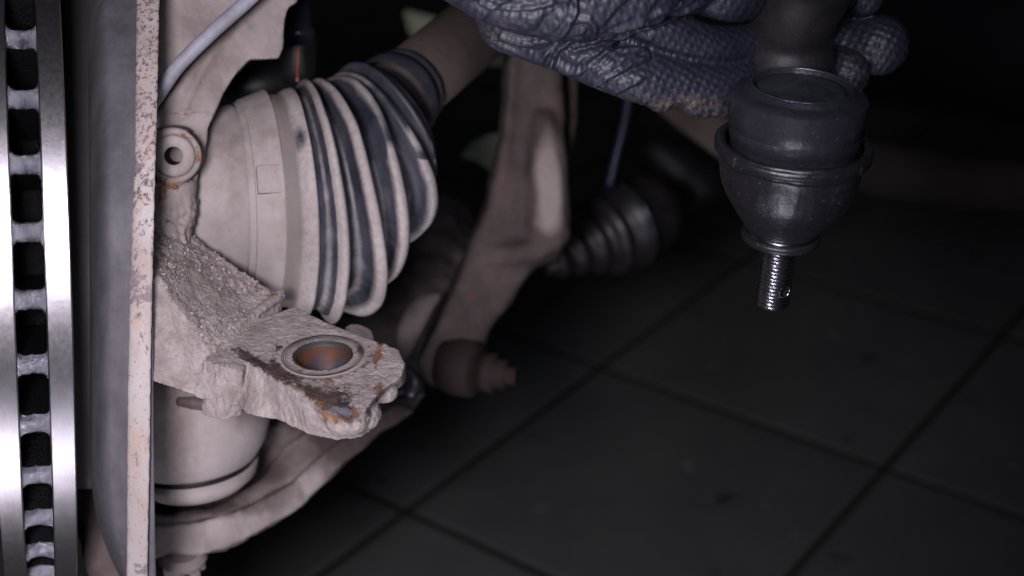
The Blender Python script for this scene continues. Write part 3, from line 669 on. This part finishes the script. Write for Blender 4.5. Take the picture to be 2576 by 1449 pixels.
V, F = box(P(505, 1012, .5675), cvec(1, -.12, .1)*S(60, .58), cvec(.1, 1, 0)*S(18, .58), cvec(0, 0, 1)*.0055); o = mesh_obj('slot_shade_block', V, F, M_brown, bj, False); o.modifiers.new('b', 'BEVEL').width = .002  # raised dark block stands in for the shade inside the slot

# brown casting low behind the disc
me = fuse([chain([(180, 1130, .62, 60), (230, 1260, .61, 62), (290, 1400, .60, 75), (330, 1520, .60, 90)])], .002, 4); V = getV(me); N = getN(me); setV(me, V+N*(.0012*fbm(V, 70, 3, 6))[:, None])
tag(link('caliper_bracket', me, M_brown), 'brown blurred iron casting low between disc and shield', 'bracket')

# ================================================================== REAR CONTROL ARM (blurred, middle)
ra_ = thing('track_arm', 'brown forged suspension arm with pale worn face behind the bellows', 'suspension arm', P(1200, 950, .76))
To = [(1290, 100), (1415, 100), (1420, 300), (1432, 480), (1436, 590), (1400, 625), (1345, 668), (1285, 760), (1225, 840), (1195, 960), (1145, 992), (1075, 965), (1045, 905), (1105, 800), (1165, 660), (1225, 500), (1262, 330)]
dF = lambda x, y: .74+(x-1200)*.00002
b1 = loft([P(x, y, dF(x, y)+.0035) for x, y in To], [P(x, y, dF(x, y)+.03) for x, y in To])
def facet(outer, inner, db, df):
    return loft([P(x, y, df) for x, y in inner], [P(x, y, db) for x, y in outer])
r1_ = facet([(1325, 250), (1400, 250), (1430, 470), (1440, 600), (1395, 645), (1310, 625), (1312, 440)], [(1348, 285), (1388, 285), (1418, 475), (1424, 580), (1395, 605), (1335, 590), (1332, 450)], .762, .741)
r2_ = facet([(1270, 100), (1312, 100), (1305, 330), (1275, 500), (1222, 660), (1165, 800), (1120, 940), (1050, 930), (1090, 800), (1160, 650), (1218, 500), (1250, 330)], [(1285, 100), (1302, 100), (1290, 330), (1262, 500), (1208, 655), (1150, 800), (1108, 930), (1066, 925), (1106, 805), (1174, 655), (1236, 500), (1266, 330)], .762, .742)
r3_ = facet([(1210, 600), (1310, 590), (1440, 590), (1390, 665), (1300, 690), (1190, 690)], [(1228, 625), (1310, 612), (1418, 608), (1378, 642), (1298, 665), (1208, 668)], .762, .741)
r4_ = facet([(1300, 100), (1420, 100), (1425, 260), (1320, 260)], [(1312, 100), (1408, 100), (1408, 250), (1330, 250)], .762, .744)
r5_ = facet([(1240, 690), (1290, 690), (1230, 845), (1200, 960), (1145, 998), (1070, 965), (1120, 850)], [(1238, 715), (1268, 715), (1215, 840), (1185, 945), (1145, 975), (1085, 945), (1135, 850)], .770, .743)
me = fuse([b1, r1_, r2_, r3_, r4_], .0018, 22); V = getV(me); N = getN(me); px, py, dp = proj(V)
setV(me, V+N*(.0009*fbm(V, 90, 4, 16))[:, None])
def track_mat():
    m, nt, b = new_mat('brown_worn_arm'); v = coords(nt); n = noise_node(nt, 45, 6, .6, v)
    col = mixc(nt, ramp(nt, n, .3, .7), (.085, .062, .055), (.026, .020, .020))
    col = mixc(nt, ramp(nt, noise_node(nt, 130, 6, .7, v), .55, .7), col, (.09, .045, .035))
    f = math_(nt, 'ADD', attn(nt, 'worn'), math_(nt, 'MULTIPLY', math_(nt, 'SUBTRACT', n, .5), .7)); col = mixc(nt, ramp(nt, f, .35, .75), col, (.27, .225, .205))
    nt.links.new(col, b.inputs['Base Color']); b.inputs['Roughness'].default_value = .8; bump(nt, b, n, .001, .5); return m
attr(me, 'worn', 1.0*blob(1385, 440, 42, 130)+.35*blob(1385, 560, 50, 60)+.25*blob(1250,700,80,60))
link('arm_forging', me, track_mat(), ra_)
bx = cvec(.9, -.12, -.3)
V, F = lathe(P(1165, 925, .728), bx, [(-.012, S(60, .73)), (-.004, S(72, .73)), (.006, S(72, .73)), (.008, S(58, .73))], 64); mesh_obj('bush', V, F, M_rustnut, ra_)
V, F = lathe(P(1213, 935, .722), bx, [(0, S(48, .72)), (.007, S(52, .72)), (.0072, S(38, .72)), (.013, S(38, .72)), (.0132, S(24, .72)), (.018, S(22, .72))], 24); mesh_obj('bolt', V, F, M_rustnut, ra_)
# parallel rail beside it
V, F = loft([P(x, y, .79) for x, y in [(1420, 140), (1452, 140), (1450, 300), (1432, 420), (1415, 420)]], [P(x, y, .83) for x, y in [(1420, 140), (1452, 140), (1450, 300), (1432, 420), (1415, 420)]])
o = mesh_obj('bracket_rail', V, F, M_brown, None, False); o.modifiers.new('b', 'BEVEL').width = .002; tag(o, 'dark narrow rail just right of the brown suspension arm', 'rail')
# curved light strap and clutter below it
me = fuse([chain([(1100, 745, .71, 12), (1060, 775, .705, 30), (1030, 830, .70, 32), (1015, 885, .70, 22)])], .0014, 4)
tag(link('curved_strap', me, M_strutlight), 'curved dusty metal strap between bellows and brown suspension arm', 'strap')
me = fuse([chain([(1030, 930, .66, 12), (1045, 960, .66, 22), (1035, 985, .66, 20)]), chain([(985, 985, .665, 14), (1060, 975, .67, 10)])], .001, 3)
tag(link('grease_fitting', me, M_forged), 'small dark fitting right of the knuckle arm tip', 'fitting')
V, F = lathe(P(893, 872, .565), cvec(.35, .85, -.3), [(0, S(40, .56)), (.004, S(42, .56)), (.007, S(40, .56)), (.008, S(28, .56))], 6); o = mesh_obj('hex_nut', V, F, M_lower, None, False); o.modifiers.new('b', 'BEVEL').width = .0008; tag(o, 'dusty hex nut showing behind the arm above the tapered hole', 'nut')
# dark subframe mass behind
me = fuse([chain([(1110, 560, .90, 60), (1110, 640, .86, 100), (1000, 780, .84, 140), (900, 900, .82, 150), (860, 1000, .8, 100)])], .004, 4); V = getV(me); N = getN(me); setV(me, V+N*(.007*fbm(V, 40, 4, 6))[:, None])
tag(link('subframe', me, simple('dark_brown_grime', (.13, .10, .092), .85, 0, 1, 60, (.035, .028, .026), cscale=50)), 'dark brown subframe lump in shadow behind the bellows', 'subframe')

# ================================================================== INNER JOINT: glossy black bellows on the steering rack
ir = thing('rack_bellows', 'glossy black rubber bellows in the dark behind the brown suspension arm', 'bellows', P(1480, 560, .92))
a3 = cvec(.80, .42, .45); c3 = P(1368, 672, .90)
pr = [(-.004, 18), (0, 28), (.014, 32), (.016, 44), (.024, 50), (.032, 48), (.038, 36), (.046, 56), (.054, 66), (.060, 64), (.066, 48), (.076, 74), (.084, 88), (.090, 84), (.096, 66), (.104, 92), (.112, 112), (.118, 114), (.124, 104), (.130, 80), (.140, 92), (.150, 118), (.160, 122), (.168, 112), (.176, 92), (.20, 108), (.24, 90)]
V, F = lathe(c3, a3, [(t*.43, S(r_*.93, .95)) for t, r_ in pr], 72); mesh_obj('bellows_rubber', V, F, M_gloss, ir)
V, F = lathe(c3+a3*.067, a3, [(0, S(95, .95)), (.0005, S(113, .95)), (.003, S(114, .95)), (.004, S(95, .95))], 72, close=False); mesh_obj('clamp_ring', V, F, M_bluegrey, ir)
V, F = tube(spline([P(1592, 180, .85), P(1572, 300, .86), P(1550, 390, .87), P(1532, 468, .88)], 6), [S(11, .86)]*19, 16); tag(mesh_obj('bleed_pipe', V, F, M_bluegrey), 'thin dark pipe hanging below the glove to the black bellows', 'pipe')

# ================================================================== FAR DIM PARTS
V, F = loft([P(x, y, 1.05) for x, y in [(1010, 20), (1090, 40), (1300, 125), (1320, 170), (1230, 165), (1030, 95)]], [P(x, y, 1.09) for x, y in [(1010, 20), (1090, 40), (1300, 125), (1320, 170), (1230, 165), (1030, 95)]])
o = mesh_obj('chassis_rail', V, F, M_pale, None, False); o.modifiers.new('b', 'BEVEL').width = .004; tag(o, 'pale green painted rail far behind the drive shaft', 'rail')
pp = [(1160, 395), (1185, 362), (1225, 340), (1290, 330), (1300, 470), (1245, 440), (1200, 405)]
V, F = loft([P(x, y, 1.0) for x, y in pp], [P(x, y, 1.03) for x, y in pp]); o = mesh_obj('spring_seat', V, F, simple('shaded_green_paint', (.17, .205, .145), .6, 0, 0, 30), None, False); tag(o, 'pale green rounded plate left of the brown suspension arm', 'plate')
# shock absorber foot, top centre
sk = thing('shock_absorber', 'black shock absorber with blue grey collar at the top behind the knuckle', 'shock absorber', P(745, 90, .64))
V, F = lathe(P(748, -60, .63), cvec(-.02, -1, .25), [(0, S(34, .63)), (.022, S(34, .63)), (.023, S(42, .63)), (.026, S(43, .63)), (.027, S(36, .63)), (.030, S(36, .63))], 48); mesh_obj('collar', V, F, M_bluegrey, sk)
V, F = lathe(P(748, 76, .64), cvec(-.02, -1, .25), [(0, S(44, .64)), (.004, S(50, .64)), (.018, S(46, .64)), (.024, S(32, .64))], 48); mesh_obj('foot', V, F, M_blackpart, sk)
V, F = tube(spline([P(750, 120, .60), P(749, 165, .60), P(748, 205, .595)], 4), S(4.5, .6), 10); tag(mesh_obj('copper_wire', V, F, M_copper), 'short copper coloured wire rising from the top of the bellows', 'wire')
me = fuse([chain([(560, 225, .66, 50), (650, 215, .66, 60), (740, 210, .67, 55)])], .002, 4); tag(link('brake_hose_block', me, M_blackpart), 'black rounded part in shadow above the joint housing', 'block')
# dim axle beam right of the glove
bb = [(1640, 270), (1760, 250), (1900, 330), (2000, 520), (1960, 560), (1850, 430), (1700, 320)]
me = fuse([loft([P(x, y, 1.0) for x, y in bb], [P(x, y, 1.05) for x, y in bb])], .004, 6); tag(link('axle_beam', me, simple('brown_beam', (.13, .10, .085), .9, 0, 0, 40)), 'dim brown beam under the glove left of the tie rod end', 'beam')
me = fuse([chain([(2080, 400, 1.15, 60), (2300, 440, 1.2, 75), (2560, 470, 1.25, 70), (2800, 480, 1.3, 70)])], .006, 4); tag(link('cross_member', me, simple('dim_brown_member', (.10, .078, .07), .9, 0, 0, 40)), 'very dark brown cross member right of the tie rod end', 'beam')
me = fuse([chain([(1500, 90, 1.1, 160), (1900, 60, 1.15, 200), (2300, 20, 1.2, 260), (2700, 100, 1.2, 230)]), chain([(1650, 380, 1.2, 60), (1760, 480, 1.2, 90)])], .008, 4); tag(link('engine_sump', me, M_blackpart), 'black underside of the engine in shadow above the floor', 'engine')

# ================================================================== TIE ROD END
DT = .488
dn = cvec(-.127*.87, -.992*.87, .47)      # down along the stud
TC = P(2017, 218, DT)
tr = thing('tie_rod_end', 'new black tie rod end with threaded silver stud pointing down in the gloved hand', 'tie rod end', P(1960, 500, .51))
k_ = 1/.87
for _ in range(30):                            # aim the stud at its sighted end
    q_ = proj((TC+dn*S(554, DT)*k_)[None]); ex_ = 1940-q_[0][0]; ey_ = 766-q_[1][0]
    cc_ = np.array([dn@cR, dn@cU, dn@cF]); cc_[0] += ex_*.0008; dn = cvec(*cc_); k_ *= 1+ey_*.0008
def ax_(dy): return S(dy, DT)*k_
def lt(name, prof, mat, seg=160, **kw):
    V, F = lathe(TC, dn, [(ax_(a), S(r_, DT)) for a, r_ in prof], seg, **kw); return mesh_obj(name, V, F, mat, tr)
HO = [(14, 0), (14, 112), (2, 120), (-3, 124), (-4, 130), (-1, 136), (6, 140), (9, 146), (12, 156), (17, 165), (20, 169), (22, 171), (34, 171.3), (60, 171.5), (88, 171.5), (91, 168.8), (94, 169.5), (118, 169), (123, 165), (140, 164), (145, 150), (170, 150)]
V, F = lathe(TC, dn, [(ax_(a), max(1e-5, S(r_, DT))) for a, r_ in HO], 200); o = mesh_obj('housing', V, F, M_forged, tr); sharp(o, 40)
A = getV(o.data); N_ = getN(o.data); setV(o.data, A+N_*(.00012*fbm(A, 260, 3, 3)+.00010*np.where(np.abs(((A-TC)@dn)-ax_(92)) < .0012, fbm(A, 400, 3, 9), 0))[:, None])
V, F = lathe(TC, dn, [(ax_(12), S(112, DT)), (ax_(4), S(110, DT)), (ax_(3), S(100, DT)), (ax_(5), S(60, DT)), (ax_(6), 1e-5)], 128, close=False); mesh_obj('cap', V, F, M_capm, tr)
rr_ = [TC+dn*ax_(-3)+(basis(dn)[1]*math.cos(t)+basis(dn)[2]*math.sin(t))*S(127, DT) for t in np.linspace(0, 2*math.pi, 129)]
V, F = tube(rr_, S(3.2), 10, close=False); mesh_obj('cap_rim_highlight', V, F, M_rimlit, tr)  # bright torus stands in for the lit edge of the cap ridge
# rubber boot
BO = [(132, 176), (128, 184), (128, 192), (131, 197), (136, 198.5), (158, 198), (163, 195), (166, 188), (170, 184), (182, 182), (205, 178), (230, 173), (253, 165), (270, 155), (290, 141), (308, 127), (325, 113), (340, 101), (350, 94), (355, 90)]
def bofn(t, r, th): return r*(1+.012*math.sin(2*th+1)+.006*math.sin(5*th)*(t > ax_(180)))
V, F = lathe(TC, dn, [(ax_(a), S(r_, DT)) for a, r_ in BO], 200, close=False, fn=bofn); V = spline_rows = V
o = mesh_obj('boot', V, F, M_boot, tr); A = getV(o.data); N_ = getN(o.data)
px, py, dp = proj(A); hh = .00035*fbm(A, 120, 3, 5)+.0006*np.clip((py-420)/80, 0, 1)*np.clip(fbm(A, 160, 2, 7), 0, 1)
setV(o.data, A+N_*hh[:, None]); o.modifiers.new('s', 'SUBSURF').levels = 1; o.modifiers['s'].render_levels = 1
a_t, u_t, v_t = basis(dn)
# band with tabs around the boot lip
V, F = lathe(TC, dn, [(ax_(137), S(197, DT)), (ax_(138), S(200, DT)), (ax_(156), S(199.5, DT)), (ax_(157), S(196, DT))], 200, close=False, fn=bofn); mesh_obj('boot_band', V, F, M_boot, tr)
def on_boot(xpx, dy, rr):
    best = None
    toC = C0-TC; toC = toC-dn*(toC@dn); toC /= np.linalg.norm(toC); sd = np.cross(dn, toC)
    for q in np.linspace(-95, 95, 191):
        n2 = toC*math.cos(R(q))+sd*math.sin(R(q)); p2 = TC+dn*ax_(dy)+n2*S(rr, DT); x2 = proj(p2[None])[0][0]
        if best is None or abs(x2-xpx) < best[0]: best = (abs(x2-xpx), n2, p2)
    return best[1], best[2]
for xx in (1838, 2172):
    n2, p2 = on_boot(xx, 146, 199); t2 = np.cross(dn, n2)
    V, F = box(p2, t2*S(18), dn*S(13), n2*S(4)); o = mesh_obj('band_tab', V, F, M_boot, tr, False); o.modifiers.new('b', 'BEVEL').width = .0006
# spring wire, washer skirt, stud
rw = []
for k in range(97):
    th = 2*math.pi*k/96; rw.append(TC+dn*ax_(354)+(u_t*math.cos(th)+v_t*math.sin(th))*S(93, DT))
V, F = tube(rw, S(3.6), 10, close=False); mesh_obj('spring_wire', V, F, M_wire, tr)
lt('skirt', [(352, 70), (357, 92), (360, 101), (364, 104), (373, 104), (378, 101), (379, 92), (374, 50)], M_boot)
sd0 = dn
L0, L1 = 362, 556
def stud():
    seg = 96; n = 300; V = []; F = []; pitch = 9.4
    for i in range(n+1):
        t = L0+(L1-L0)*i/n
        for k in range(seg):
            th = 2*math.pi*k/seg; ph = (t/pitch+k/seg) % 1; tri = 1-abs(2*ph-1)
            r_ = 41.2+6.4*min(1, tri*1.3)
            e = (t-(L1-10))/10
            if e > 0: r_ = min(r_, 46-11*e)
            if t < L0+14: r_ = 41
            V.append(TC+dn*ax_(t)+(u_t*math.cos(th)+v_t*math.sin(th))*S(r_, DT))
    for i in range(n):
        for k in range(seg): k2 = (k+1) % seg; F.append((i*seg+k, i*seg+k2, (i+1)*seg+k2, (i+1)*seg+k))
    F.append(tuple(range(seg-1, -1, -1))); F.append(tuple(range(n*seg, (n+1)*seg))); return V, F
V, F = stud()
n2, p2 = on_boot(1974, 502, 45)
hc = lathe(p2-n2*S(70), n2, [(0, S(15)), (S(90), S(15))], 40)
me = evaluated(V, F, [cut(*hc)]); o = link('threaded_stud', me, M_stud, tr); sharp(o, 50)
V, F = lathe(p2-n2*S(6), n2, [(S(6.5), S(17.5)), (S(6.9), S(17)), (S(4), S(15.6)), (S(-2), S(14.8)), (S(-22), S(14))], 40, close=False, fn=lambda t, r, th: r); mesh_obj('pin_hole', V, F, M_holeface, tr)
# neck and shank running up out of the picture
me = fuse([lathe(TC, dn, [(ax_(26), S(90)), (ax_(30), S(150)), (ax_(110), S(150))], 48), chain([(1988, 250, .534, 105), (1982, 170, .532, 116), (1985, 100, .528, 108), (2005, 40, .520, 102), (2060, -40, .510, 96), (2140, -130, .49, 80), (2260, -260, .47, 70)])], .0012, 5)
link('shank', me, simple('black_shank_in_shade', (.011, .011, .015), .55, 0, .5, 300, (.02, .018, .02), specks=.4), tr)  # matte black taken darker than the housing, shade put into the colour

# ================================================================== GLOVED HAND
gl = thing('gloved_hand', 'hand in a wrinkled blue black textured glove gripping the tie rod end', 'person', P(1600, 60, .5))
fing = [
 chain([(1290, 40, .500, 95), (1420, 90, .500, 92), (1540, 160, .503, 74), (1660, 200, .510, 72), (1780, 218, .518, 72), (1890, 200, .533, 66), (2000, 170, .552, 58), (2090, 165, .550, 56), (2130, 185, .540, 58)]),
 chain([(1450, -20, .490, 110), (1600, 30, .500, 85), (1720, 95, .508, 56), (1800, 118, .516, 54), (1900, 112, .534, 55), (2020, 100, .556, 58), (2130, 105, .552, 66), (2212, 114, .545, 76)]),
 chain([(1500, -60, .485, 110), (1690, -40, .492, 80), (1760, -22, .505, 58), (1850, 0, .512, 56), (1950, -20, .54, 55), (2080, -20, .55, 56), (2170, -10, .54, 54)]),
 chain([(1500, -170, .475, 100), (1700, -150, .485, 70), (1850, -140, .51, 56), (1980, -150, .53, 50), (2090, -140, .525, 46)]),
 chain([(1400, -200, .455, 95), (1600, -210, .44, 72), (1800, -190, .44, 62), (1960, -150, .452, 56), (2050, -120, .46, 50)]),
 chain([(1160, -120, .470, 125), (1300, -60, .470, 140), (1450, -40, .475, 140), (1600, -60, .480, 130)]),
 chain([(1250, -260, .46, 150), (1450, -230, .46, 150), (1600, -180, .465, 130)]),
 chain([(700, -620, .40, 190), (900, -420, .42, 180), (1100, -260, .44, 170), (1300, -150, .46, 160)]),
]
me = fuse(fing, .00048, 5); V = getV(me); N = getN(me); px, py, dp = proj(V)
def z5(x, y): return (1006+x*.3646, y*.3646)
folds = [[z5(1210, 10), z5(1205, 90), z5(1110, 200), z5(1000, 280), z5(850, 300), z5(700, 255)],
 [z5(1335, 230), z5(1325, 150), z5(1280, 125), z5(1200, 155), z5(1100, 230), z5(1010, 310), z5(880, 335), z5(640, 280)],
 [z5(1335, 235), z5(1180, 290), z5(1090, 365), z5(1045, 450)],
 [z5(1050, 455), z5(1150, 490), z5(1250, 500), z5(1330, 460), z5(1460, 350), z5(1560, 330), z5(1700, 355)],
 [z5(1710, 395), z5(1600, 450), z5(1480, 520), z5(1350, 590)],
 [z5(2090, 20), z5(1850, 140), z5(1600, 235), z5(1460, 300), z5(1350, 395), z5(1270, 470)],
 [z5(1830, 60), z5(1560, 170), z5(1400, 260), z5(1200, 330)],
 [z5(1050, 10), z5(900, 50), z5(720, 60), z5(560, 10)]]
hh = np.zeros(len(V))
vw_ = C0-V; vw_ /= np.linalg.norm(vw_, axis=1)[:, None]; front = np.clip((np.einsum('ij,ij->i', N, vw_)-.05)/.45, 0, 1)
for f_ in folds:
    pts = [np.array(q) for q in f_]; sp = np.array(spline([np.array([*q, 0.]) for q in pts], 5))[:, :2]; best = np.full(len(V), 1e9); sgn = np.zeros(len(V))
    for a0, b0 in zip(sp[:-1], sp[1:]):
        d0 = b0-a0; L = d0@d0+1e-9; t = np.clip(((px-a0[0])*d0[0]+(py-a0[1])*d0[1])/L, 0, 1)
        ex = px-a0[0]-t*d0[0]; ey = py-a0[1]-t*d0[1]; dist = np.hypot(ex, ey); s_ = (d0[0]*ey-d0[1]*ex); up_ = dist < best
        best = np.where(up_, dist, best); sgn = np.where(up_, s_, sgn)
    e = np.exp(-(best/7)**2); wide = np.exp(-(best/24)**2)
    hh += front*(.0012*e + .0017*wide*np.tanh(sgn/120) - .0007*np.exp(-((best-13)/6)**2))
c_, s_ = math.cos(R(-28)), math.sin(R(-28))
Q = np.stack([(px*c_+py*s_)*.004, (-px*s_+py*c_)*.02, dp*0], 1)
hh += .0008*vnoise(Q*np.array([1, .5, 1])+3, 1, 31)*front + .0003*fbm(V, 55, 1, 4)
ang = (-px*math.sin(R(-33))+py*math.cos(R(-33))); wob_ = 26*fbm(np.stack([px*.006, py*.006, dp*0], 1), 1, 2, 61)
ph_ = ((ang+wob_)/66.) % 1; saw = np.where(ph_ < .78, ph_/.78, (1-ph_)/.22)
al = np.clip(.45+1.2*fbm(np.stack([px*.004+9, py*.01, dp*0], 1), 1, 2, 62), 0, 1)
hh += front*.0017*saw*al*np.clip((1760-px)/150, 0, 1)*np.clip((px-1080)/80, 0, 1)
V2 = V+N*hh[:, None]
low = np.clip(fbm(np.stack([px*.02, py*.02, dp*0], 1), 1, 3, 5), -1, 1)*np.exp(-((py-285)/25)**2)*(px > 1560)*(px < 1860)
V2 += N*(low*.002)[:, None]
setV(me, V2)
# texture coordinates of the moulded grip
cx = (V@cR); cy = (V@cU)
c_, s_ = math.cos(R(18)), math.sin(R(18)); sp_ = S(20)
g1 = (cx*c_+cy*s_)/sp_; g2 = (-cx*s_+cy*c_)/sp_
gr = np.stack([g1*.72+g2*.72, -g1*.72+g2*.72, np.zeros(len(V))], 1)
a = me.attributes.new('grip', 'FLOAT_VECTOR', 'POINT'); a.data.foreach_set('vector', gr.astype(np.float32).ravel())
attr(me, 'dirt', .9*blob(1700, 262, 130, 26)+.5*blob(1800, 275, 60, 20)+.35*blob(2160, 170, 60, 60)+.4*blob(1250, 80, 60, 30)+.12)
link('glove', me, M_glove, gl)
